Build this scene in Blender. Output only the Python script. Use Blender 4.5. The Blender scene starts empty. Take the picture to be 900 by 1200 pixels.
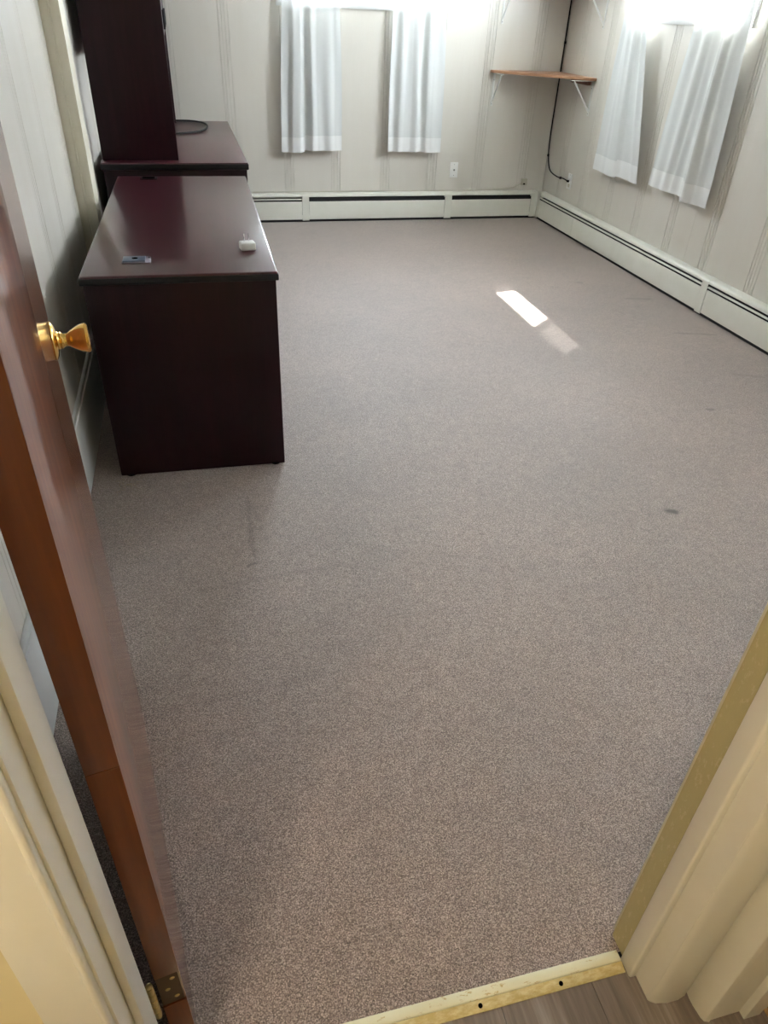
import bpy, bmesh, math, random
from mathutils import Matrix, Vector
random.seed(7)
S = bpy.context.scene
COL = S.collection
PI = math.pi

# ------------------------------------------------------------------ camera, exposure, sky, sun
W, H = 900, 1200
FPX = 830.84
cam_d = bpy.data.cameras.new('camera'); cam = bpy.data.objects.new('camera', cam_d); COL.objects.link(cam)
rt = Vector((0.97002858, -0.2398344, 0.03903871)); dn = Vector((-0.10774342, -0.56853074, -0.81557596)); fw = Vector((0.21779788, 0.78692583, -0.57733164))
m = Matrix.Identity(4)
for i in range(3):
    m[i][0] = rt[i]; m[i][1] = -dn[i]; m[i][2] = -fw[i]
m.translation = (0, 0, 1.465)
cam.matrix_world = m
cam_d.sensor_fit = 'VERTICAL'; cam_d.sensor_height = 36; cam_d.lens = FPX / H * 36
cam_d.clip_start = 0.02; cam_d.clip_end = 200
S.camera = cam
vs = S.view_settings
vs.view_transform = 'Standard'; vs.look = 'None'; vs.gamma = 1; vs.use_curve_mapping = False
vs.exposure = 2.62

wd = bpy.data.worlds.new('sky'); S.world = wd; wd.use_nodes = True
bg = wd.node_tree.nodes['Background']
bg.inputs[0].default_value = (0.86, 0.925, 1.0, 1); bg.inputs[1].default_value = 12.0

sun_d = bpy.data.lights.new('sun', 'SUN'); sun = bpy.data.objects.new('sun', sun_d); COL.objects.link(sun)
sun_d.energy = 6.5; sun_d.angle = 0.009; sun_d.color = (1, 0.96, 0.88)
SUNV = Vector((1.03, 0.72, 1.52)).normalized()
sun.rotation_euler = SUNV.to_track_quat('Z', 'Y').to_euler()

def portal(loc, target_dir, sx, sy):
    d = bpy.data.lights.new('window_portal', 'AREA'); o = bpy.data.objects.new('window_portal', d); COL.objects.link(o)
    d.shape = 'RECTANGLE'; d.size = sx; d.size_y = sy
    d.cycles.is_portal = True
    o.location = loc; o.rotation_euler = (-Vector(target_dir)).to_track_quat('Z', 'Y').to_euler()
portal((1.42, 6.31, 1.90), (0, -1, 0), 1.22, .82)
portal((3.11, 4.67, 1.90), (-1, 0, 0), 1.22, .82)
portal((3.11, 2.15, 1.90), (-1, 0, 0), 1.90, .82)  # portal of the added fill window

# ------------------------------------------------------------------ materials
def mat(name, col, rough=.5, metal=0, spec=.5, coat=0, coat_r=.1, sheen=0):
    M = bpy.data.materials.new(name); M.use_nodes = True
    b = M.node_tree.nodes['Principled BSDF']
    b.inputs['Base Color'].default_value = (*col, 1); b.inputs['Roughness'].default_value = rough
    b.inputs['Metallic'].default_value = metal; b.inputs['Specular IOR Level'].default_value = spec
    b.inputs['Coat Weight'].default_value = coat; b.inputs['Coat Roughness'].default_value = coat_r
    b.inputs['Sheen Weight'].default_value = sheen
    return M
class NT:
    def __init__(s, M): s.t = M.node_tree; s.b = s.t.nodes.get('Principled BSDF')
    def n(s, typ, **k):
        o = s.t.nodes.new(typ)
        for a, v in k.items():
            if a.startswith('i_'):
                key = a[2:]; key = int(key) if key.isdigit() else key.replace('_', ' ')
                o.inputs[key].default_value = v
            else: setattr(o, a, v)
        return o
    def l(s, a, b): s.t.links.new(a, b)
    def math(s, op, a, b=None, c=None):
        o = s.n('ShaderNodeMath', operation=op)
        for i, v in enumerate((a, b, c)):
            if v is None: continue
            if isinstance(v, (int, float)): o.inputs[i].default_value = v
            else: s.l(v, o.inputs[i])
        return o.outputs[0]
    def ramp(s, fac, stops):
        r = s.n('ShaderNodeValToRGB'); e = r.color_ramp.elements
        while len(e) < len(stops): e.new(.5)
        for i, (p, c) in enumerate(stops): e[i].position = p; e[i].color = (*c, 1)
        s.l(fac, r.inputs[0]); return r.outputs[0]
    def coords(s, scale=(1, 1, 1), out='Object'):
        tc = s.n('ShaderNodeTexCoord'); mp = s.n('ShaderNodeMapping'); mp.inputs['Scale'].default_value = scale
        s.l(tc.outputs[out], mp.inputs[0]); return mp.outputs[0]
    def noise(s, vec, scale, detail=2, rough=.5):
        o = s.n('ShaderNodeTexNoise'); o.inputs['Scale'].default_value = scale; o.inputs['Detail'].default_value = detail
        o.inputs['Roughness'].default_value = rough; s.l(vec, o.inputs['Vector']); return o.outputs[0]
    def mix(s, fac, a, b, blend='MIX'):
        o = s.n('ShaderNodeMix', data_type='RGBA', blend_type=blend)
        for idx, v in ((0, fac), (6, a), (7, b)):
            if isinstance(v, (int, float)): o.inputs[idx].default_value = v
            elif isinstance(v, tuple): o.inputs[idx].default_value = (*v, 1)
            else: s.l(v, o.inputs[idx])
        return o.outputs[2]
    def bump(s, h, strength=.2, dist=.002):
        o = s.n('ShaderNodeBump'); o.inputs['Strength'].default_value = strength; o.inputs['Distance'].default_value = dist
        s.l(h, o.inputs['Height']); s.l(o.outputs[0], s.b.inputs['Normal'])
    def col(s, c): s.l(c, s.b.inputs['Base Color'])

def paint(name, col, col2, rough=.4, grain=True, spec=.5):
    M = mat(name, col, rough, spec=spec); t = NT(M)
    v = t.coords((1, 1, .12) if grain else (1, 1, 1), 'Object')
    n1 = t.noise(v, 9, 4, .6)
    t.col(t.mix(t.ramp(n1, [(.35, (0, 0, 0)), (.7, (1, 1, 1))]), col, col2))
    n2 = t.noise(v, 70, 3, .6); t.bump(n2, .12, .002)
    return M
M_wall = paint('wall_paint', (.69, .66, .60), (.67, .635, .57), .30)
M_groove = paint('groove_paint', (.61, .59, .52), (.58, .56, .48), .5)
M_trim = paint('cream_trim_paint', (.80, .76, .62), (.77, .72, .57), .42, False)
M_jamb = paint('door_frame_paint', (.82, .79, .70), (.80, .76, .66), .30, False)
M_hall = paint('hall_wall_paint', (.72, .63, .40), (.70, .60, .37), .6, False)
M_heater = paint('heater_enamel', (.76, .75, .68), (.73, .72, .64), .32, False)
M_base = paint('white_baseboard_paint', (.72, .73, .72), (.68, .69, .68), .4, False)
M_ceiling = paint('ceiling_paint', (.66, .65, .61), (.64, .63, .58), .8, False)
M_white = mat('white_plastic', (.82, .82, .80), .35)
M_bracket = mat('white_bracket_enamel', (.75, .75, .72), .35)
M_beige = mat('beige_plastic', (.55, .52, .42), .45)
M_black = mat('black_rubber', (.007, .006, .007), .5, spec=.3)
M_dark = mat('dark_fins_and_gap_shade', (.012, .012, .012), .8)
M_hole = mat('hole_black', (.003, .003, .003), 1, spec=0)
M_steel = mat('steel', (.55, .56, .58), .25, 1)
M_greyplate = mat('grey_blue_plastic', (.10, .13, .19), .3)
M_clear = mat('clear_rim_plastic', (.28, .25, .30), .15)
M_brass = mat('polished_brass', (.88, .56, .16), .14, 1)
M_brass2 = mat('tarnished_brass', (.55, .42, .18), .35, 1)
M_tarn = mat('tarnished_plate', (.10, .06, .03), .5, .6)

def wood(name, c1, c2, c3, scale, rough, coat=0, coat_r=.05, axis=2, bump=.05):
    M = mat(name, c1, rough, coat=coat, coat_r=coat_r); t = NT(M)
    sc = [1, 1, 1]; sc[axis] = .06
    v = t.coords(tuple(sc)); a = t.noise(v, scale, 6, .65); b = t.noise(v, scale * 6, 3, .6)
    f = t.math('ADD', t.math('MULTIPLY', a, .7), t.math('MULTIPLY', b, .3))
    t.col(t.ramp(f, [(.34, c1), (.52, c2), (.68, c3)])); t.bump(b, bump, .001)
    return M
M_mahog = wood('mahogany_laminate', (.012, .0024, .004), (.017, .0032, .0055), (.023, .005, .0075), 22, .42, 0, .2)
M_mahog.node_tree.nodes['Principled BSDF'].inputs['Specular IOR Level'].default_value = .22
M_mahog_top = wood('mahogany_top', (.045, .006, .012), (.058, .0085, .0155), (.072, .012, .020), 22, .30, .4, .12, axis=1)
M_door = wood('varnished_red_wood', (.15, .040, .013), (.24, .072, .022), (.34, .115, .038), 16, .35, .75, .085)
M_dooredge = wood('door_edge_wood', (.11, .023, .0025), (.17, .040, .004), (.24, .062, .007), 14, .4, .15, .08)
M_shelf = wood('shelf_wood', (.42, .21, .12), (.50, .27, .16), (.56, .33, .21), 12, .45, 0, .1, axis=0)
M_cleat = mat('brown_cleat_wood', (.20, .10, .07), .6)
M_plank = wood('grey_vinyl_plank', (.12, .09, .075), (.24, .195, .165), (.42, .365, .325), 18, .42, 0, .1, axis=1)
M_tan = mat('tan_carpet', (.42, .26, .12), .95)
tt = NT(M_tan); tt.col(tt.ramp(tt.noise(tt.coords(), 120, 3), [(.35, (.30, .17, .07)), (.65, (.58, .38, .18))]))
M_fluff = mat('tan_fibre', (.40, .33, .25), .9)
M_snow = mat('pale_ground', (.45, .45, .42), .9)

# worn threshold paint: cream over brass
def worn(name, paintc, metalc, lo, hi):
    M = mat(name, paintc, .4); t = NT(M)
    n = t.noise(t.coords((1, 2.5, 1)), 45, 5, .7)
    msk = t.ramp(n, [(lo, (1, 1, 1)), (hi, (0, 0, 0))])
    t.col(t.mix(msk, paintc, metalc)); t.bump(n, .3, .002)
    return M
M_thr1 = worn('worn_cream_metal', (.80, .76, .54), (.55, .40, .14), .34, .42)
M_thr2 = worn('worn_gold_metal', (.62, .48, .20), (.78, .68, .38), .38, .60)
M_olive = worn('chipped_olive_paint', (.50, .44, .23), (.60, .53, .33), .36, .44)

# carpet
def make_carpet():
    M = mat('looped_carpet', (.2, .16, .14), .58, spec=.85, sheen=.5); t = NT(M)
    tc = t.n('ShaderNodeTexCoord'); v = tc.outputs['Object']
    n1 = t.noise(v, 370, 2, .6); n2 = t.noise(v, 900, 2, .6)
    vo = t.n('ShaderNodeTexVoronoi'); vo.inputs['Scale'].default_value = 430; t.l(v, vo.inputs['Vector'])
    vs_ = t.n('ShaderNodeSeparateColor'); t.l(vo.outputs['Color'], vs_.inputs[0])
    f = t.math('ADD', t.math('ADD', t.math('MULTIPLY', n1, .50), t.math('MULTIPLY', n2, .35)), t.math('MULTIPLY', vs_.outputs[0], .15))
    c = t.ramp(f, [(.36, (.05, .031, .026)), (.45, (.168, .118, .10)), (.53, (.345, .26, .226)), (.64, (.72, .60, .53))])
    big = t.noise(v, 1.7, 4, .55)
    c = t.mix(1.0, c, t.ramp(big, [(.3, (.86, .86, .86)), (.7, (1.08, 1.07, 1.05))]), 'MULTIPLY')
    mid = t.noise(v, 22, 4, .6)
    c = t.mix(1.0, c, t.ramp(mid, [(.3, (.9, .9, .9)), (.7, (1.08, 1.08, 1.08))]), 'MULTIPLY')
    sep = t.n('ShaderNodeSeparateXYZ'); t.l(v, sep.inputs[0]); x, y = sep.outputs[0], sep.outputs[1]
    wob = t.math('MULTIPLY', t.math('SUBTRACT', t.noise(v, 30, 2), .5), .02)
    def seg(ax, ay, bx, by, w):
        dx, dy = bx - ax, by - ay; L2 = dx * dx + dy * dy
        px = t.math('SUBTRACT', x, ax); py = t.math('SUBTRACT', y, ay)
        h = t.math('ADD', t.math('MULTIPLY', px, dx / L2), t.math('MULTIPLY', py, dy / L2))
        h = t.math('MINIMUM', t.math('MAXIMUM', h, 0.0), 1.0)
        ex = t.math('SUBTRACT', px, t.math('MULTIPLY', h, dx)); ey = t.math('SUBTRACT', py, t.math('MULTIPLY', h, dy))
        d = t.math('SQRT', t.math('ADD', t.math('MULTIPLY', ex, ex), t.math('MULTIPLY', ey, ey)))
        d = t.math('ADD', d, wob)
        return t.math('MINIMUM', t.math('MAXIMUM', t.math('SUBTRACT', 1.4, t.math('DIVIDE', d, w)), 0.0), 1.0)
    marks = [((1.588, 1.808, 1.606, 1.80, .016), 1.0), ((.055, 1.79, .072, 1.795, .008), .6), ((.085, 2.15, .075, 1.84, .009), .28),
             ((.10, 2.12, .13, 1.9, .008), .15), ((2.68, 4.03, 2.84, 4.0, .012), .5), ((2.65, 3.43, 2.88, 3.37, .012), .4),
             ((2.50, 4.383, 2.53, 4.378, .013), .55), ((2.245, 2.52, 2.27, 2.515, .011), .6), ((2.62, 2.86, 2.76, 2.80, .012), .3),
             ((-.10, 1.70, .35, 1.74, .012), .14), ((-.2, 1.25, .25, 1.30, .012), .12)]
    for sgm, k in marks:
        c = t.mix(t.math('MULTIPLY', seg(*sgm), k), c, (.045, .03, .022))
    t.col(c)
    t.bump(f, .35, .003)
    return M
M_carpet = make_carpet()

def make_sheer(name, tr, col=(.86, .88, .88), trl=.10):
    M = bpy.data.materials.new(name); M.use_nodes = True; T = M.node_tree
    for n in list(T.nodes):
        if n.type == 'BSDF_PRINCIPLED': T.nodes.remove(n)
    out = [n for n in T.nodes if n.type == 'OUTPUT_MATERIAL'][0]
    d = T.nodes.new('ShaderNodeBsdfDiffuse'); l = T.nodes.new('ShaderNodeBsdfTranslucent'); p = T.nodes.new('ShaderNodeBsdfTransparent')
    for b in (d, l): b.inputs[0].default_value = (*col, 1)
    m1 = T.nodes.new('ShaderNodeMixShader'); m1.inputs[0].default_value = trl
    T.links.new(d.outputs[0], m1.inputs[1]); T.links.new(l.outputs[0], m1.inputs[2])
    m2 = T.nodes.new('ShaderNodeMixShader')
    tc = T.nodes.new('ShaderNodeTexCoord'); nz = T.nodes.new('ShaderNodeTexNoise'); nz.inputs['Scale'].default_value = 60
    T.links.new(tc.outputs['Object'], nz.inputs['Vector'])
    mr = T.nodes.new('ShaderNodeMapRange'); mr.inputs['To Min'].default_value = tr * .6; mr.inputs['To Max'].default_value = tr * 1.4
    T.links.new(nz.outputs[0], mr.inputs[0]); T.links.new(mr.outputs[0], m2.inputs[0])
    T.links.new(m1.outputs[0], m2.inputs[1]); T.links.new(p.outputs[0], m2.inputs[2]); T.links.new(m2.outputs[0], out.inputs[0])
    return M
M_sheer = make_sheer('sheer_white_cloth', .06, (.74, .76, .755)); M_thin = make_sheer('thin_white_cloth', .0, (.9, .9, .9), .17); M_hem = make_sheer('hem_white_cloth', .01, (.84, .85, .845)); 

def make_glass():
    M = bpy.data.materials.new('window_glass'); M.use_nodes = True; T = M.node_tree
    for n in list(T.nodes):
        if n.type == 'BSDF_PRINCIPLED': T.nodes.remove(n)
    out = [n for n in T.nodes if n.type == 'OUTPUT_MATERIAL'][0]
    g = T.nodes.new('ShaderNodeBsdfGlossy'); g.inputs['Roughness'].default_value = .02
    p = T.nodes.new('ShaderNodeBsdfTransparent'); p.inputs[0].default_value = (.96, .97, .97, 1)
    fr = T.nodes.new('ShaderNodeFresnel'); fr.inputs[0].default_value = 1.45
    mx = T.nodes.new('ShaderNodeMixShader'); gm_ = T.nodes.new('ShaderNodeNewGeometry'); sb = T.nodes.new('ShaderNodeMath'); sb.operation = 'MULTIPLY_ADD'
    # only the front of a pane reflects: the back face would give a false total reflection
    inv = T.nodes.new('ShaderNodeMath'); inv.operation = 'SUBTRACT'; inv.inputs[0].default_value = 1; T.links.new(gm_.outputs['Backfacing'], inv.inputs[1])
    T.links.new(fr.outputs[0], sb.inputs[0]); T.links.new(inv.outputs[0], sb.inputs[1]); sb.inputs[2].default_value = 0
    T.links.new(sb.outputs[0], mx.inputs[0]); T.links.new(p.outputs[0], mx.inputs[1]); T.links.new(g.outputs[0], mx.inputs[2])
    T.links.new(mx.outputs[0], out.inputs[0]); return M
M_glass = make_glass()

# ------------------------------------------------------------------ helpers
WM = {}
class MB:
    def __init__(s): s.v = []; s.f = []
    def quadbox(s, P):            # 8 points: bottom loop 0-3, top loop 4-7
        b = len(s.v); s.v += [Vector(p) for p in P]
        for q in ((3, 2, 1, 0), (4, 5, 6, 7), (0, 1, 5, 4), (1, 2, 6, 5), (2, 3, 7, 6), (3, 0, 4, 7)): s.f.append([b + i for i in q])
        return s
    def box(s, x0, x1, y0, y1, z0, z1):
        return s.quadbox([(x0, y0, z0), (x1, y0, z0), (x1, y1, z0), (x0, y1, z0), (x0, y0, z1), (x1, y0, z1), (x1, y1, z1), (x0, y1, z1)])
    def prism(s, pts, a0, a1, axis):   # polygon of 2-D points extruded along axis
        b = len(s.v); n = len(pts)
        for a in (a0, a1):
            for p, q in pts:
                s.v.append(Vector((a, p, q) if axis == 0 else (p, a, q) if axis == 1 else (p, q, a)))
        for i in range(n): j = (i + 1) % n; s.f.append([b + i, b + j, b + n + j, b + n + i])
        s.f.append([b + i for i in range(n)][::-1]); s.f.append([b + n + i for i in range(n)])
        return s
    def lathe(s, o, ax, prof, seg=32):
        o = Vector(o); ax = Vector(ax).normalized(); u = ax.orthogonal().normalized(); w = ax.cross(u)
        b = len(s.v); k = len(prof)
        for r, t in prof:
            for i in range(seg):
                a = 2 * PI * i / seg; s.v.append(o + ax * t + (u * math.cos(a) + w * math.sin(a)) * r)
        for j in range(k - 1):
            for i in range(seg):
                i2 = (i + 1) % seg; s.f.append([b + j * seg + i, b + j * seg + i2, b + (j + 1) * seg + i2, b + (j + 1) * seg + i])
        s.f.append([b + i for i in range(seg)][::-1]); s.f.append([b + (k - 1) * seg + i for i in range(seg)])
        return s
    def tube(s, pts, r, seg=10):
        pts = [Vector(p) for p in pts]; b = len(s.v); n = len(pts)
        up = Vector((0.13, 0.21, 1)).normalized()
        for i, p in enumerate(pts):
            d = (pts[min(i + 1, n - 1)] - pts[max(i - 1, 0)]).normalized()
            u = d.cross(up); u = u.normalized() if u.length > .05 else d.orthogonal().normalized()
            up = u.cross(d).normalized(); 
            for k in range(seg):
                a = 2 * PI * k / seg; s.v.append(p + (u * math.cos(a) + up * math.sin(a)) * r)
        for i in range(n - 1):
            for k in range(seg):
                k2 = (k + 1) % seg; s.f.append([b + i * seg + k, b + i * seg + k2, b + (i + 1) * seg + k2, b + (i + 1) * seg + k])
        s.f.append([b + k for k in range(seg)][::-1]); s.f.append([b + (n - 1) * seg + k for k in range(seg)])
        return s
    def bar(s, p, q, w, t, side):   # rectangular bar between two points; side = direction of width
        p, q = Vector(p), Vector(q); d = (q - p).normalized(); a = Vector(side); a = (a - d * a.dot(d)).normalized() * w / 2; c = d.cross(a).normalized() * t / 2
        return s.quadbox([p - a - c, p + a - c, p + a + c, p - a + c, q - a - c, q + a - c, q + a + c, q - a + c])
    def build(s, name, material, parent=None, bevel=0, smooth=False, seg=2):
        me = bpy.data.meshes.new(name); me.from_pydata([tuple(v) for v in s.v], [], s.f); me.update()
        bm = bmesh.new(); bm.from_mesh(me); bmesh.ops.recalc_face_normals(bm, faces=bm.faces)
        if bevel: bmesh.ops.bevel(bm, geom=[e for e in bm.edges if e.calc_face_angle(0) > .6], offset=bevel, segments=seg, profile=.5, affect='EDGES', clamp_overlap=True)
        bm.to_mesh(me); bm.free()
        if smooth or bevel:
            me.polygons.foreach_set('use_smooth', [True] * len(me.polygons)); me.set_sharp_from_angle(angle=math.radians(35))
        me.materials.append(material)
        o = bpy.data.objects.new(name, me); COL.objects.link(o)
        if parent is not None:
            me.transform(WM.get(parent.name, Matrix.Identity(4)).inverted()); o.parent = parent; WM[o.name] = WM.get(parent.name, Matrix.Identity(4)).copy()
        else: WM[o.name] = Matrix.Identity(4)
        return o
def catmull(pts, n=8):
    P = [Vector(p) for p in pts]; P = [2 * P[0] - P[1]] + P + [2 * P[-1] - P[-2]]; out = []
    for i in range(1, len(P) - 2):
        for k in range(n):
            t = k / n; a, b, c, d = P[i - 1:i + 3]
            out.append(.5 * ((2 * b) + (c - a) * t + (2 * a - 5 * b + 4 * c - d) * t * t + (3 * b - a - 3 * c + d) * t ** 3))
    out.append(P[-2]); return out
def tag(o, label, cat, group=None):
    o['label'] = label; o['category'] = cat
    if group: o['group'] = group
    return o
def thing(name, label, cat, loc=(0, 0, 0), rz=0, group=None):
    o = bpy.data.objects.new(name, None); COL.objects.link(o); o.location = loc; o.rotation_euler = (0, 0, rz); o.empty_display_size = .1
    WM[o.name] = Matrix.Translation(loc) @ Matrix.Rotation(rz, 4, 'Z')
    return tag(o, label, cat, group)
def struct(o): o['kind'] = 'structure'; return o

# ------------------------------------------------------------------ room dimensions
XL, XR, YF, YN, CEIL = -.475, 3.045, 6.245, .515, 2.42     # left, right, far, near wall faces
TP = .005                                                   # panel thickness

# floor
fl = struct(MB().box(XL - .1, XR + .1, .487, YF + .1, -.08, 0).build('floor', M_carpet))
struct(MB().box(-1.3, 3.2, -2.4, YF + .15, CEIL, CEIL + .1).build('ceiling', M_ceiling))
struct(MB().box(3.2, 3.50, -2.4, YF + .15, CEIL, CEIL + .1).build('added_sun_block_eave', M_base))  # unseen overhang, added to limit the sun patch from the right window
struct(MB().box(-1.3, 3.50, YF + .15, YF + .64, CEIL, CEIL + .1).build('added_sun_block_eave', M_base))  # unseen overhang, added to keep direct sun out of the far window
struct(MB().box(-30, 30, -30, 36, -.6, -.5).build('outdoor_ground', M_snow))
hf = struct(MB().box(-1.1, .86, -2.2, .487, -.08, -.004).build('hall_floor', M_dark))
x = -1.05
k = 0
while x < .84:
    y = -2.2 + (.37 * (k % 3))
    y0 = -2.2
    while y0 < .455:
        y1 = min(y if y > y0 + .05 else y0 + 1.0, .455)
        MB().box(x, min(x + .1785, .858), y0 + .0006, y1 - .0006, -.004, 0).build('plank', M_plank, hf)
        y0 = y1; y = y0 + 1.1
    x += .18; k += 1

# panelled walls -------------------------------------------------
def panel_wall(name, axis, pos, inward, a0, a1, bands, opening, thick=.14, z1=CEIL, bw=.075, m=M_wall):
    """axis 0: wall runs along x at y=pos; axis 1: runs along y at x=pos. inward = +1/-1 direction of the room."""
    def bx(mb, u0, u1, d0, d1, z0, zz1):
        p, q = sorted((pos + inward * d0, pos + inward * d1))
        return mb.box(u0, u1, p, q, z0, zz1) if axis == 0 else mb.box(p, q, u0, u1, z0, zz1)
    back = MB()
    ops = opening or []
    prev = a0 - .14
    for o0, o1, oz0, oz1 in ops:
        bx(back, prev, o0, -thick, -TP, -.02, z1)
        bx(back, o0, o1, -thick, -TP, -.02, oz0); bx(back, o0, o1, -thick, -TP, oz1, z1); prev = o1
    bx(back, prev, a1 + .14, -thick, -TP, -.02, z1)
    w = struct(back.build(name, M_groove))
    def piece(nm, u0, u1, d1):
        if u1 - u0 < .004: return
        spans = [(u0, u1, 0.0, z1)]
        for o0, o1, oz0, oz1 in ops:
            if not (u1 > o0 and u0 < o1): continue
            spans = []
            if u0 < o0: spans.append((u0, o0, 0, z1))
            if u1 > o1: spans.append((o1, u1, 0, z1))
            c0, c1 = max(u0, o0), min(u1, o1)
            spans += [(c0, c1, 0, oz0), (c0, c1, oz1, z1)]
        for s0, s1, za, zb in spans:
            if s1 - s0 > .003: bx(MB(), s0, s1, -TP, d1, za, zb).build(nm, m, w, bevel=.0012, seg=1)
    prev = a0
    for b in bands:
        piece('panel', prev, b - bw / 2, 0)
        # a band of three narrow ribs between four grooves
        rw = (bw - .003 * 4) / 3
        u = b - bw / 2 + .003
        for i in range(3): piece('rib', u, u + rw, -.0006); u += rw + .003
        prev = b + bw / 2
    piece('panel', prev, a1, 0)
    return w
OPF = (.80, 2.04, 1.515, 2.18)      # far window opening
OPFILL = (1.20, 3.10, 1.515, 2.30)      # added unseen window nearer the door, for fill light
OPR = (4.06, 5.28, 1.515, 2.18)     # right window opening
panel_wall('wall_far', 0, YF, -1, XL, XR, [-.04, .365, .80, 1.18, 1.595, 2.0, 2.41, 2.82], [OPF])
panel_wall('wall_right', 1, XR, -1, YN, YF, [.95, 1.36, 1.77, 2.18, 2.59, 3.0, 3.42, 3.87, 4.29, 4.70, 5.11, 5.52, 5.93], [OPFILL, OPR])
panel_wall('wall_left', 1, XL, 1, YN, YF, [.97, 1.38, 1.79, 2.20, 2.63, 2.97, 3.36, 3.9, 4.31, 4.72, 5.13, 5.54, 5.95], None)

# boxed cream post on the left wall: two boards and a bead
post = struct(MB().box(XL, -.402, 3.505, 3.64, 0, CEIL).build('trim_1', M_trim))
MB().box(XL, -.446, 3.497, 3.505, .29, CEIL).build('board', M_trim, post, bevel=.0015)
MB().box(-.446, -.438, 3.492, 3.505, .29, CEIL).build('bead', M_trim, post, bevel=.003)
MB().box(-.438, -.402, 3.499, 3.505, .29, CEIL).build('board', M_trim, post, bevel=.0015)

# left baseboard: tall flat white board with a small cap
bb = struct(MB().box(XL, -.459, YN + .01, YF - .08, .004, .262).build('baseboard_left', M_base, bevel=.002))
MB().box(XL, -.463, YN + .01, YF - .08, .263, .286).build('cap', M_base, bb, bevel=.004)

# near wall (doorway wall)
nw = MB()
nw.box(XL - .14, -.207, .405, YN - .004, -.02, CEIL); nw.box(.672, XR + .14, .405, YN - .004, -.02, CEIL); nw.box(-.207, .672, .405, YN - .004, 2.05, CEIL)
struct(nw.build('wall_near', M_wall))

# windows ---------------------------------------------------------
def window(name, axis, pos, op, sgn=-1):
    """frame, trims, sash and glass in an opening; pos = wall face, room on the negative side"""
    o0, o1, z0, z1 = op
    def bx(mb, u0, u1, d0, d1, a, b):
        p, q = pos - d1, pos - d0
        return mb.box(u0, u1, p, q, a, b) if axis == 0 else mb.box(p, q, u0, u1, a, b)
    fr = MB()
    for a in ((o0, o0 + .015, -.14, 0, z0, z1), (o1 - .015, o1, -.14, 0, z0, z1), (o0, o1, -.14, 0, z0, z0 + .012), (o0, o1, -.14, 0, z1 - .015, z1)): bx(fr, *a)
    w = struct(fr.build(name, M_base))
    bx(MB(), o0 - .055, o1 + .055, 0, .018, z0 - .052, z0 + .0).build('bottom_trim', M_base, w, bevel=.003)
    bx(MB(), o0 - .055, o0 + .005, 0, .018, z0, z1 + .06).build('side_trim', M_base, w, bevel=.003)
    bx(MB(), o1 - .005, o1 + .055, 0, .018, z0, z1 + .06).build('side_trim', M_base, w, bevel=.003)
    bx(MB(), o0 - .0, o1 + .0, 0, .018, z1, z1 + .06).build('top_trim', M_base, w, bevel=.003)
    bx(MB(), o0, o1, -.05, .012, z0 - .002, z0 + .014).build('sill', M_base, w, bevel=.003)
    mid = (o0 + o1) / 2 - (.19 if axis else 0)
    for a, b, d in ((o0 + .015, mid + .015, -.075), (mid - .015, o1 - .015, -.095)):
        s = MB()
        for q in ((a, b, d, d + .018, z0 + .014, z0 + .044), (a, b, d, d + .018, z1 - .05, z1 - .015), (a, a + .03, d, d + .018, z0 + .044, z1 - .05), (b - .03, b, d, d + .018, z0 + .044, z1 - .05)): bx(s, *q)
        sh = s.build('sash', M_base, w, bevel=.002)
        bx(MB(), a + .03, b - .03, d + .008, d + .011, z0 + .044, z1 - .05).build('glass', M_glass, sh)
    return w
window('window_1', 0, YF, OPF)
window('window_2', 1, XR, OPR)
window('added_fill_window', 1, XR, OPFILL)  # added out of view to lift the walls and carpet

# ------------------------------------------------------------------ curtains
def curtain(name, label, axis, base, bot, top, prof, cat='curtain', ztop=2.2415, amp=.024, zb=.53, group=None, sc=None, cm=None):
    """bot/top = (u0,u1) edge positions at zb and at z 1.55; prof = fold depths along the width"""
    t = thing(name, label, cat, ((bot[0] + bot[1]) / 2, base, zb) if axis == 0 else (base, (bot[0] + bot[1]) / 2, zb))
    n = 96
    def smooth(arr, u):
        f = u * (len(arr) - 1); i = min(int(f), len(arr) - 2); r = f - i; r = r * r * (3 - 2 * r); return arr[i] * (1 - r) + arr[i + 1] * r
    def sheet(z0f, z1, nz, off):
        v = []; f = []
        for j in range(nz + 1):
            for i in range(n + 1):
                u = i / n; zlo = zb + z0f(u); z = zlo + (z1(u) - zlo) * j / nz
                k = min((z - zb) / 1.02, 1.25)
                a = bot[0] + (top[0] - bot[0]) * k; b = bot[1] + (top[1] - bot[1]) * k
                # the two edges run between the bottom and the top position
                uu = a + (b - a) * u
                fade = 1 - .55 * max(0, min(1, (z - .9) / 1.2))
                d = smooth(prof, u) * amp * fade + .003 * math.sin(23 * u + 3 * z)
                uu += .004 * math.sin(5 * z + 9 * u)
                dd = base - d - off
                v.append((uu, dd, z) if axis == 0 else (dd, uu, z))
        for j in range(nz):
            for i in range(n):
                q = j * (n + 1) + i; f.append([q, q + 1, q + n + 2, q + n + 1])
        mb = MB(); mb.v = [Vector(p) for p in v]; mb.f = f; return mb
    sl = sc or (lambda u: 0)
    sheet(sl, lambda u: ztop, 40, 0).build('cloth', cm or M_sheer, t, smooth=True)
    sheet(sl, lambda u: zb + .105 + sl(u), 4, .0025).build('hem', M_hem, t, smooth=True)
    return t
curtain('curtain', 'white sheer curtain at the left side of the far wall window', 0, 6.185, (.737, 1.222), (.779, 1.20),
        [.1, .1, .9, 1.0, -.7, 1.0, .5, .3, .5, .1, -.1], sc=lambda u: (-.006 if u < .38 else .006))
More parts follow.
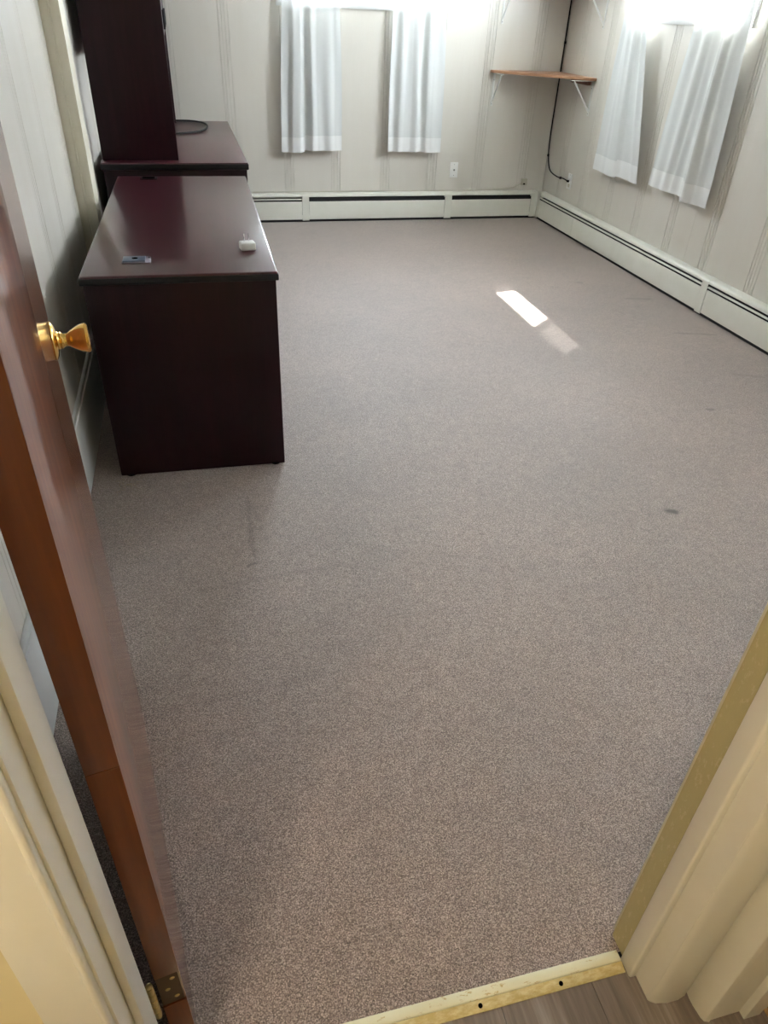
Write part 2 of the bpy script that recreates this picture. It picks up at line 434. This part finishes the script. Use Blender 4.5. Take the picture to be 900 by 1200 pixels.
curtain('curtain', 'white sheer curtain with wide hem at the right side of the far wall window', 0, 6.185, (1.592, 2.045), (1.595, 2.01),
        [.5, -.2, .7, .2, .3, .8, -.4, .9, .6, .5, .4], sc=lambda u: (0.0 if u < .68 else -.004))
curtain('curtain', 'white sheer curtain nearest the room corner on the right wall window', 1, 2.985, (4.655, 5.315), (5.0, 5.275),
        [.7, .8, .1, .4, .9, 1.0, .5, .1, .3], zb=.562, amp=.028, sc=lambda u: (.0 if u < .45 else -.012))
curtain('curtain', 'white sheer curtain nearest the camera on the right wall window, hem folded forward', 1, 2.985, (3.90, 4.55), (3.965, 4.44),
        [.1, .2, .5, 1.5, .3, -.2, .2, .6, .2, .5, .2], zb=.572, amp=.036, sc=lambda u: (0 if u < .42 else .012))
curtain('curtain', 'thin white sheer curtain closed across the added fill window beside the doorway end', 1, 2.985, (1.12, 3.16), (1.12, 3.16), [.4, -.6, .8, -.5, .7, -.7, .5, -.5, .9, -.4, .6, -.8, .7, -.4, .8, -.6, .5, -.5, .7, -.3], zb=.56, ztop=2.357, cm=M_thin)  # added with its window, softens the fill light and stops direct sun
for (p0, p1, ax, lab, sgn) in (((2.965, 1.05, 2.365), (2.965, 3.22, 2.365), 1, 'white curtain rod above the added fill window beside the doorway end', 1), ((.70, 6.165, 2.2495), (2.14, 6.165, 2.2495), 0, 'white curtain rod above the far wall window', 0), ((2.965, 3.86, 2.2495), (2.965, 5.48, 2.2495), 1, 'white curtain rod above the right wall window', 1)):  # the first rod belongs to the added window
    r = thing('curtain_rod', lab, 'curtain rod', p0)
    MB().tube([p0, p1], .007).build('rod', M_white, r, smooth=True)
    for p in (p0, p1):
        q = (p[0], YF, p[2]) if ax == 0 else (XR, p[1], p[2])
        MB().bar(p, q, .012, .02, (0, 0, 1)).build('bracket', M_white, r)

# ------------------------------------------------------------------ baseboard heaters
def heater_profile(fn, u0, u1, mb, pts): pass
def heater(axis, wall, a0, a1, covers, seams, label, slots, dy):
    """d = distance from the wall into the room"""
    t = thing('baseboard_heater', label, 'heater', ((a0 + a1) / 2, wall, 0) if axis == 0 else (wall, (a0 + a1) / 2, 0))
    def pr(mb, pts, u0, u1):
        return mb.prism([(wall - d, z) for d, z in pts], u0, u1, 0 if axis == 0 else 1)
    pr(MB(), [(0, .012), (.004, .012), (.004, .212), (0, .212)], a0, a1).build('back_plate', M_heater, t)
    pr(MB(), [(0, .217), (.050, .217), (.060, .213), (.066, .204), (.066, .193), (.062, .193), (.061, .203), (.055, .210), (0, .212)], a0, a1).build('hood', M_heater, t, bevel=.0008, seg=1)
    pr(MB(), [(.008, .05), (.052, .05), (.052, .17), (.008, .17)], a0 + .01, a1 - .01).build('fin_element', M_dark, t)
    pr(MB(), [(.004, .0), (.058, .0), (.058, .016), (.004, .016)], a0, a1).build('shadow_gap_strip', M_dark, t)  # near-black strip stands in for the shade under the front panel
    cuts = [a0] + [c for cv in covers for c in cv] + [a1]
    spans = [(cuts[i], cuts[i + 1]) for i in range(0, len(cuts), 2)]
    for i, (u0, u1) in enumerate(spans):
        if u1 - u0 < .01: continue
        sub = [u0] + [s for s in seams if u0 < s < u1] + [u1]
        for j in range(len(sub) - 1):
            pr(MB(), [(.065, .020), (.069, .020), (.069, .154), (.066, .159), (.058, .157), (.058, .153), (.065, .152)], sub[j] + .0015, sub[j + 1] - .0015).build('front_panel', M_heater, t, bevel=.0008, seg=1)
        if slots[i] == 2: pr(MB(), [(.060, .178), (.070, .171), (.071, .1735), (.061, .1805)], u0 + .001, u1 - .001).build('damper', M_heater, t)
        else: pr(MB(), [(.040, .190), (.062, .160), (.063, .162), (.042, .192)], u0 + .001, u1 - .001).build('damper', M_dark, t)
    for c0, c1 in covers:
        pr(MB(), [(0, .219), (.052, .219), (.063, .214), (.0705, .204), (.0715, .012), (.0665, .012), (.066, .20), (.06, .21), (0, .2155)], c0, c1).build('joint_cover', M_heater, t, bevel=.0015, seg=1)
    return t
heater(0, YF, -.42, 2.974, [(.889, .946), (2.118, 2.18), (2.915, 2.974)], [], 'long cream baseboard heater along the far wall under the window', [2, 1, 1, 0], -1)
heater(1, XR, .70, 6.173, [(3.675, 3.735), (6.13, 6.173)], [5.47, 2.1], 'long cream baseboard heater along the right wall from corner', [2, 2, 0], -1)

# ------------------------------------------------------------------ desks
A = thing('desk', 'near dark mahogany desk with two cable grommets and white charger on it', 'desk', (-.04, 3.20, 0), math.radians(-1.1))
def ab(x0, x1, y0, y1, z0, z1): # local box in world coordinates of desk A before its rotation
    mb = MB().box(x0, x1, y0, y1, z0, z1); R = Matrix.Rotation(math.radians(-1.1), 4, 'Z'); mb.v = [Matrix.Translation((-.04, 3.20, 0)) @ R @ v for v in mb.v]; return mb
HT = .745
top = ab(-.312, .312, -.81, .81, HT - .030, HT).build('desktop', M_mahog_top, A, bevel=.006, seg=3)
ab(-.314, .314, -.8145, -.808, HT - .028, HT - .007).build('edge_band', M_black, A, bevel=.003)
ab(.309, .3145, -.81, .81, HT - .028, HT - .007).build('edge_band', M_black, A, bevel=.0025)
ab(-.3145, -.309, -.81, .81, HT - .028, HT - .007).build('edge_band', M_black, A, bevel=.0025)
for y in (-.803, .770):
    ab(-.305, .305, y, y + .030, .003, HT - .030).build('end_panel', M_mahog, A, bevel=.003)
    for xx in (-.27, .27):
        R = Matrix.Rotation(math.radians(-1.1), 4, 'Z'); p = Matrix.Translation((-.04, 3.2, 0)) @ R @ Vector((xx, y + .015, 0))
        MB().lathe(p, (0, 0, 1), [(.018, 0), (.018, .008), (.008, .009), (.008, .0125)], 20).build('foot', M_black, A)
ab(-.303, -.285, -.773, .770, .004, HT - .030).build('back_panel', M_mahog, A)
# drawer pedestal at the far end on the room side
ped = ab(-.26, .285, .33, .770, .05, HT - .030).build('pedestal', M_mahog, A, bevel=.002)
for z0, z1 in ((.06, .37), (.376, .535), (.541, .70)):
    dr = ab(.285, .303, .335, .765, z0, z1).build('drawer', M_mahog, A, bevel=.003)
    ab(.303, .311, .50, .60, (z0 + z1) / 2 - .006, (z0 + z1) / 2 + .006).build('pull', M_black, dr, bevel=.002)
# grommets
def AW(x, y, z): return Matrix.Translation((-.04, 3.20, 0)) @ Matrix.Rotation(math.radians(-1.1), 4, 'Z') @ Vector((x, y, z))
gm = ab(-.190, -.098, -.678, -.612, HT, HT + .0035).build('cable_grommet', M_clear, A, bevel=.0015)
ab(-.188, -.115, -.673, -.617, HT + .0035, HT + .008).build('cap', M_greyplate, gm, bevel=.0015)
MB().lathe(AW(-.149, -.645, HT + .008), (0, 0, 1), [(.010, 0), (.010, .0006)], 20).build('finger_hole', M_hole, gm)
for xx in (-.104,):
    MB().lathe(AW(xx, -.632, HT + .0035), (0, 0, 1), [(.004, 0), (.004, .0025)], 12).build('rivet', M_steel, gm)
gm2 = ab(-.200, -.120, .715, .785, HT, HT + .003).build('cable_grommet', M_mahog, A, bevel=.001)
ab(-.190, -.132, .724, .775, HT + .003, HT + .0036).build('opening', M_hole, gm2)

B = thing('desk', 'far dark mahogany desk carrying the tall hutch beside the far wall heater', 'desk', (-.054, 5.21, 0))
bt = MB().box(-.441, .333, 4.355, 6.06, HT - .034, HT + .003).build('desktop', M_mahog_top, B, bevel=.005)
MB().box(-.443, .335, 4.3505, 4.357, HT - .031, HT - .003).build('edge_band', M_black, B, bevel=.003)
for y in (4.368, 6.014): MB().box(-.432, .325, y, y + .03, .003, HT - .034).build('end_panel', M_mahog, B, bevel=.003)
for y in (4.383, 6.029):
    for xx in (-.40, .29): MB().lathe((xx, y, 0), (0, 0, 1), [(.018, 0), (.018, .008), (.008, .009), (.008, .0125)], 20).build('foot', M_black, B)
MB().box(-.430, -.412, 4.398, 6.014, .004, HT - .034).build('back_panel', M_mahog, B)
MB().box(-.40, .30, 4.398, 4.84, .05, HT - .034).build('pedestal', M_mahog, B, bevel=.002)
for z0, z1 in ((.06, .37), (.376, .535), (.541, .70)):
    dr = MB().box(.30, .318, 4.403, 4.835, z0, z1).build('drawer', M_mahog, B, bevel=.003)
    MB().box(.318, .326, 4.57, 4.67, (z0 + z1) / 2 - .006, (z0 + z1) / 2 + .006).build('pull', M_black, dr, bevel=.002)

HB = HT + .003
hu = thing('hutch', 'tall dark mahogany hutch standing on the far desk against the left wall', 'cabinet', (-.23, 5.2, HB))
for y in (4.43, 5.93): MB().box(-.432, -.037, y, y + .022, HB, 1.80).build('side_panel', M_mahog, hu, bevel=.0025)
MB().box(-.432, -.037, 4.452, 5.93, 1.778, 1.80).build('top_panel', M_mahog, hu, bevel=.0015)
MB().box(-.432, -.424, 4.452, 5.93, 1.22, 1.778).build('back_panel', M_mahog, hu)
MB().box(-.424, -.06, 4.452, 5.93, 1.30, 1.32).build('shelf', M_mahog, hu, bevel=.0015)
for i in range(3):
    y0 = 4.455 + i * .4925
    dd = MB().box(-.058, -.040, y0, y0 + .488, 1.302, 1.775).build('door', M_mahog, hu, bevel=.002)
    MB().box(-.040, -.028, y0 + .44, y0 + .452, 1.33, 1.42).build('handle', M_black, dd, bevel=.002)

# charger on the near desk
cx, cy, cz = .181, 2.655, HT
ch = thing('usb_charger', 'small white cube wall charger with two prongs on near desk', 'charger', (cx, cy, cz), math.radians(8))
Rc = Matrix.Translation((cx, cy, cz)) @ Matrix.Rotation(math.radians(8), 4, 'Z')
def cb(*a):
    mb = MB().box(*a); mb.v = [Rc @ v for v in mb.v]; return mb
cb(-.027, .027, -.022, .022, .0005, .028).build('body', M_white, ch, bevel=.006, seg=4)
for xx in (-.0085, .0085): cb(xx - .0014, xx + .0014, .006, .013, .027, .053).build('prong', M_steel, ch, bevel=.0006)

# black cable lying on the far desk
pts = catmull([(-.20, 6.03, HB + .0065), (-.033, 6.02, HB + .0065), (.077, 6.0, HB + .0065), (.155, 5.90, HB + .0065), (.171, 5.71, HB + .0065), (.117, 5.50, HB + .0065), (-.02, 5.385, HB + .0065), (-.20, 5.35, HB + .0065)])
tag(MB().tube(pts, .006, 10).build('loose_cable', M_black, smooth=True), 'black cable curling across the far desktop beside the hutch', 'cable')

# ------------------------------------------------------------------ corner shelves and brackets
def bracket(parent_none, axis, u, z, lab, grp=None, leg=.232, arm=.19):
    """steel L bracket with diagonal; axis 0: on far wall at x=u; axis 1: on right wall at y=u"""
    def P(d, zz): return (u, YF - d, zz) if axis == 0 else (XR - d, u, zz)
    side = (1, 0, 0) if axis == 0 else (0, 1, 0)
    t = thing('shelf_bracket', lab, 'bracket', P(0, z - leg), 0, grp)
    MB().bar(P(.003, z - leg), P(.003, z), .018, .005, side).build('wall_leg', M_bracket, t, bevel=.001)
    MB().bar(P(.003, z - .003), P(arm, z - .003), .018, .005, side).build('shelf_arm', M_bracket, t, bevel=.001)
    MB().bar(P(.007, z - leg + .03), P(arm - .03, z - .008), .009, .010, side).build('brace', M_bracket, t, bevel=.001)
    for zz in (z - leg + .014, z - .05): MB().lathe(P(.0055, zz), (0, -1, 0) if axis == 0 else (-1, 0, 0), [(.0045, 0), (.003, .002)], 12).build('screw', M_steel, t)
for zt, nm in ((1.112, 'lower'), (1.665, 'upper')):
    poly = [(2.435, YF - .001), (XR - .022, YF - .001), (XR - .022, YF - .022), (XR - .001, YF - .022), (XR - .001, 5.625), (2.995, 5.625), (2.435, 6.195)]
    poly = [(a, b) for a, b in poly]
    s = thing('corner_shelf', ('triangular brown wooden shelf in the far right corner, on white brackets' if nm == 'lower' else 'upper triangular wooden corner shelf near the top edge of photo'), 'shelf', (2.85, 6.05, zt - .018))
    MB().prism(poly, zt - .018, zt, 2).build('board', M_shelf, s, bevel=.0015)
    MB().box(3.012, XR - .001, 5.70, 5.98, zt - .052, zt - .018).build('cleat', M_cleat, s, bevel=.001)
bracket(None, 0, 2.47, 1.0928, 'white steel bracket on far wall under lower corner shelf')
bracket(None, 1, 5.665, 1.0928, 'white steel bracket on right wall under lower corner shelf')
bracket(None, 0, 2.485, 1.6458, 'white steel bracket on far wall under upper corner shelf')
bracket(None, 1, 5.665, 1.6458, 'white steel bracket on right wall under upper corner shelf')

# ------------------------------------------------------------------ cables, outlets
pts = catmull([(3.036, 6.236, 2.41), (3.036, 6.236, 1.8), (3.037, 6.237, 1.3), (3.036, 6.234, 1.0), (3.036, 6.237, .75), (3.038, 6.235, .58), (3.037, 6.205, .47), (3.037, 6.14, .395), (3.037, 6.00, .372), (3.037, 5.88, .378), (3.034, 5.80, .376)])
cord = thing('black_cord', 'black cable running down the room corner to the right wall outlet', 'cable', (3.036, 6.236, .37))
MB().tube(pts, .0048, 10).build('wire', M_black, cord, smooth=True)
for p in ((3.037, 6.225, .50), (3.0365, 6.235, 1.31), (3.037, 5.93, .374)):
    MB().box(p[0] - .007, XR - .0005, p[1] - .009, p[1] + .004, p[2] - .009, p[2] + .009).build('clip', M_black, cord, bevel=.001)
MB().lathe((3.040, 5.775, .376), (-1, 0, 0), [(.009, 0), (.009, .010), (.006, .018), (.005, .02)], 16).build('plug', M_black, cord, smooth=True)
cr = struct(MB().prism([(XR - .001, YF - .006), (XR - .001, YF - .001), (XR - .006, YF - .001)], .217, CEIL, 2).build('trim_2', M_wall))

o1 = thing('wall_outlet', 'white wall plate with one dark jack on the far wall', 'wall plate', (2.198, YF, .383))
MB().box(2.163, 2.233, YF - .0065, YF - .0005, .325, .441).build('cover_plate', M_white, o1, bevel=.0025)
MB().lathe((2.198, YF - .0065, .383), (0, -1, 0), [(.007, 0), (.007, .004), (.004, .005), (.004, .0065)], 16).build('jack', M_steel, o1)
for z in (.341, .425): MB().lathe((2.198, YF - .0065, z), (0, -1, 0), [(.0035, 0), (.0025, .0012)], 12).build('screw', M_steel, o1)
o2 = thing('wall_outlet', 'white wall plate on the right wall where the black cable ends', 'wall plate', (XR, 5.765, .376))
MB().box(XR - .0065, XR - .0005, 5.730, 5.80, .318, .434).build('cover_plate', M_white, o2, bevel=.0025)
for z in (.35, .402): MB().box(XR - .0085, XR - .0064, 5.75, 5.78, z - .016, z + .010).build('socket', M_beige if z < .36 else M_white, o2, bevel=.002)
for z in (.33, .425): MB().lathe((XR - .0065, 5.765, z), (-1, 0, 0), [(.0035, 0), (.0025, .0012)], 12).build('screw', M_steel, o2)
jb = thing('phone_jack', 'small beige surface phone jack low on far wall near corner', 'wall jack', (2.85, YF, .287))
MB().box(2.823, 2.878, YF - .022, YF - .0005, .262, .312).build('box', M_beige, jb, bevel=.003)
MB().box(2.842, 2.859, YF - .0225, YF - .021, .266, .278).build('port', M_hole, jb)
pts = catmull([(2.823, YF - .006, .27), (2.74, YF - .004, .238), (2.5, YF - .004, .2225), (1.9, YF - .004, .2225), (1.5, YF - .004, .223), (.95, YF - .004, .2225), (.5, YF - .004, .223)], 6)
tag(MB().tube(pts, .0028, 8).build('phone_wire', M_beige, smooth=True), 'thin beige phone wire lying along top of far wall heater', 'cable')

# ------------------------------------------------------------------ door
hx, hy = -.137, .505                                    # corner between hinge edge and visible face
DW, DT, DH = .80, .035, 2.0
dv = Vector((-.121, .773, 0)).normalized(); nv = Vector((dv.y, -dv.x, 0)); 
D = thing('door_1', 'x', 'x', (hx - nv.x * DT, hy - nv.y * DT, 0))
del D['label']; del D['category']; D['kind'] = 'structure'
h0 = Vector((hx, hy, 0))
def dp(t, d, z): return h0 + dv * t - nv * d + Vector((0, 0, z))
def dbox(t0, t1, d0, d1, z0, z1): return MB().quadbox([dp(t0, d0, z0), dp(t1, d0, z0), dp(t1, d1, z0), dp(t0, d1, z0), dp(t0, d0, z1), dp(t1, d0, z1), dp(t1, d1, z1), dp(t0, d1, z1)])
dbox(.004, DW, .0, DT, .008, DH).build('slab', M_door, D, bevel=.0015)
# hinge-side edge lipping with a line of end grain
dbox(.0, .004, .0, DT, .008, .214).build('edge_lipping', M_dooredge, D, bevel=.0008)
dbox(.0, .004, .0, DT, .310, .80).build('edge_lipping', M_dooredge, D, bevel=.0008)
dbox(.0, .004, .0, DT, .8008, DH).build('edge_lipping', M_dooredge, D, bevel=.0008)
for zc in (.262, 1.75):
    hg = dbox(.0025, .0045, .003, DT - .001, zc - .047, zc + .047).build('hinge', M_tarn, D)
    c = dp(-.006, DT + .008, 0)
    for i in range(5):
        z0 = zc - .047 + i * .0188
        MB().lathe((c.x, c.y, z0), (0, 0, 1), [(.0045, .0005), (.0056, .0015), (.0056, .0172), (.0045, .0183)], 20).build('knuckle', M_brass2, hg, smooth=True)
    MB().lathe((c.x, c.y, zc - .053), (0, 0, 1), [(.002, 0), (.005, .002), (.005, .006)], 16).build('pin_tip', M_brass2, hg, smooth=True)
    MB().lathe((c.x, c.y, zc + .047), (0, 0, 1), [(.005, 0), (.005, .004), (.002, .006)], 16).build('pin_tip', M_brass2, hg, smooth=True)
    for q, zz in ((.012, zc - .03), (.022, zc), (.012, zc + .03)):
        cc = dp(.0025, q, zz); MB().lathe(cc, -dv, [(.004, 0), (.003, .0008)], 12).build('screw', M_brass2, hg)
# knobs on both faces
kz = .985
for side in (1, -1):
    if side > 0: o = dp(DW - .050, 0, kz); ax = nv
    else: o = dp(DW - .050, DT, kz); ax = -nv
    kn = MB().lathe(o, ax, [(.032, 0), (.0325, .002), (.031, .004), (.025, .007), (.0165, .009), (.014, .012), (.015, .0145), (.0115, .018), (.0105, .022), (.0112, .026), (.0145, .031),
                            (.0188, .038), (.0225, .046), (.0245, .053), (.0245, .056), (.0232, .0585), (.019, .060), (.010, .0595), (.001, .059)], 40).build('knob', M_brass, D, smooth=True)
    MB().lathe(o + ax * .059, ax, [(.004, 0), (.0038, .0012)], 16).build('button', M_brass2, kn)
lt = dbox(DW - .0005, DW + .0012, .005, DT - .005, kz - .028, kz + .028).build('latch_plate', M_brass, D)

# ------------------------------------------------------------------ door frame (jambs, stops, casings)
fr = struct(MB().prism([(-.207, .384), (-.183, .384), (-.183, .4615), (-.197, .4615), (-.197, .5145), (-.207, .5145)], 0, 2.05, 2).build('trim_3', M_jamb, bevel=.001))
MB().prism([(-.183, .420), (-.172, .420), (-.172, .4625), (-.183, .4625)], 0.0, 2.02, 2).build('door_stop', M_jamb, fr, bevel=.002)
MB().prism([(-.2525, .4045), (-.2525, .381), (-.200, .378), (-.1965, .3795), (-.1945, .376), (-.191, .374), (-.1875, .3755), (-.1865, .379), (-.1865, .4045)], 0, 2.07, 2).build('hall_casing', M_jamb, fr, bevel=.001)
MB().prism([(-.26, .5115), (-.200, .5115), (-.200, .524), (-.26, .528)], 0, 2.07, 2).build('room_casing', M_jamb, fr, bevel=.001)
fr2 = struct(MB().prism([(.6565, .3985), (.672, .3985), (.672, .5145), (.652, .5145), (.652, .474), (.6565, .474)], 0, 2.05, 2).build('trim_4', M_jamb, bevel=.0008))
MB().prism([(.6495, .4745), (.6518, .4745), (.6518, .5165), (.6495, .5165)], .0, 2.03, 2).build('jamb_face', M_olive, fr2)
MB().prism([(.6425, .474), (.6425, .443), (.6450, .440), (.6565, .440), (.6565, .474)], .0, 2.02, 2).build('door_stop', M_jamb, fr2, bevel=.0015)
MB().prism([(.6575, .4045), (.6575, .3978), (.661, .395), (.668, .391), (.690, .3865), (.712, .3865), (.728, .390), (.7365, .396), (.7365, .4045)], 0, 2.07, 2).build('hall_casing', M_jamb, fr2, bevel=.0008)
MB().prism([(.6575, .5165), (.72, .5165), (.72, .531), (.6575, .528)], 0, 2.07, 2).build('room_casing', M_trim, fr2, bevel=.001)
hd = struct(MB().box(-.195, .672, .3975, .5145, 2.035, 2.05).build('trim_5', M_jamb))
MB().box(-.165, .6425, .413, .474, 2.02, 2.035).build('door_stop', M_jamb, hd)
MB().box(-.255, .7325, .385, .4045, 2.052, 2.11).build('hall_casing', M_jamb, hd)
MB().box(-.25, .72, .5165, .53, 2.052, 2.11).build('room_casing', M_jamb, hd)

# threshold strip
th = thing('door_threshold', 'worn gold and cream metal threshold strip between carpet and hall planks', 'threshold', (.23, .47, 0))
MB().prism([(.468, 0), (.488, 0), (.489, .0045), (.486, .0065), (.4705, .0075), (.4685, .006)], -.178, .6405, 0).build('top_strip', M_thr1, th, bevel=.0004, seg=1)
MB().prism([(.450, 0), (.468, 0), (.468, .0062), (.4665, .0065), (.4505, .0018)], -.178, .6405, 0).build('bevel_strip', M_thr2, th, bevel=.0003, seg=1)
for xx in (.511, .352, .19, .03, -.13):
    MB().lathe((xx, .4595, .0035), Vector((0, -.28, 1)), [(.0042, 0), (.0042, .0012), (.003, .0016)], 14).build('nail', M_hole, th)

# ------------------------------------------------------------------ hall shell
struct(MB().box(-1.2, -1.1, -2.3, .52, -.02, CEIL).build('wall_hall_left', M_hall))
struct(MB().box(-1.1, -.2555, .3985, .4045, -.02, CEIL).build('wall_hall_front', M_hall))
struct(MB().box(-1.2, 2.6, -2.4, -2.3, -.02, CEIL).build('wall_hall_back', M_hall))
sw = MB().box(.75, .85, -2.3, -.52, -.02, CEIL); sw.box(.75, .85, .350, .4045, -.02, CEIL); sw.box(.75, .85, -.52, .350, 2.05, CEIL)
struct(sw.build('wall_hall_right', M_hall))
f3 = struct(MB().prism([(.748, .3445), (.812, .3445), (.812, .350), (.748, .350)], 0, 2.05, 2).build('trim_6', M_jamb, bevel=.0008))
MB().prism([(.812, .3315), (.846, .3315), (.850, .335), (.850, .350), (.812, .350)], 0, 2.05, 2).build('door_stop', M_jamb, f3, bevel=.001)
MB().prism([(.748, .3425), (.739, .345), (.736, .352), (.7335, .372), (.7335, .385), (.7355, .398), (.75, .398), (.75, .3445)], 0, 2.07, 2).build('hall_casing', M_jamb, f3, bevel=.0008)
MB().prism([(.85, .337), (.865, .337), (.87, .345), (.87, .350), (.85, .350)], 0, 2.05, 2).build('room_casing', M_jamb, f3, bevel=.001)
struct(MB().box(.86, 2.6, -2.3, .404, -.08, -.001).build('side_room_floor', M_tan))
struct(MB().box(2.5, 2.6, -2.3, .404, -.02, CEIL).build('wall_side_room', M_hall))

# hall ceiling lamp, on, above and behind the camera
lp = thing('ceiling_lamp', 'round ceiling lamp with a frosted dome in the hall', 'lamp', (-.78, -.80, CEIL))
MB().lathe((-.78, -.80, CEIL - .0005), (0, 0, -1), [(.13, 0), (.13, .02), (.125, .025)], 40).build('base', M_brass, lp, smooth=True)
M_dome = mat('lit_frosted_glass', (.9, .85, .7), .5)
b = M_dome.node_tree.nodes['Principled BSDF']; b.inputs['Emission Color'].default_value = (1, .89, .72, 1); b.inputs['Emission Strength'].default_value = 25
MB().lathe((-.78, -.80, CEIL - .025), (0, 0, -1), [(.12, 0), (.12, .02), (.105, .05), (.07, .075), (.03, .085), (.002, .087)], 40).build('dome', M_dome, lp, smooth=True)

# tufts of loose carpet fibre by the near desk's foot
fm = MB(); rr = random.Random(3)
for i in range(16):
    a = rr.uniform(0, 2 * PI); x0, y0 = -.335 + rr.uniform(-.03, .03), 2.335 + rr.uniform(-.035, .03); l = rr.uniform(.012, .03)
    fm.tube([(x0, y0, .0015), (x0 + l * .5 * math.cos(a), y0 + l * .5 * math.sin(a), .005), (x0 + l * math.cos(a + .5), y0 + l * math.sin(a + .5), .0015)], .0011, 5)
tf = tag(fm.build('carpet_fluff', M_fluff), 'loose tan carpet fibres at the left foot of the near desk', 'fluff'); tf['kind'] = 'stuff'
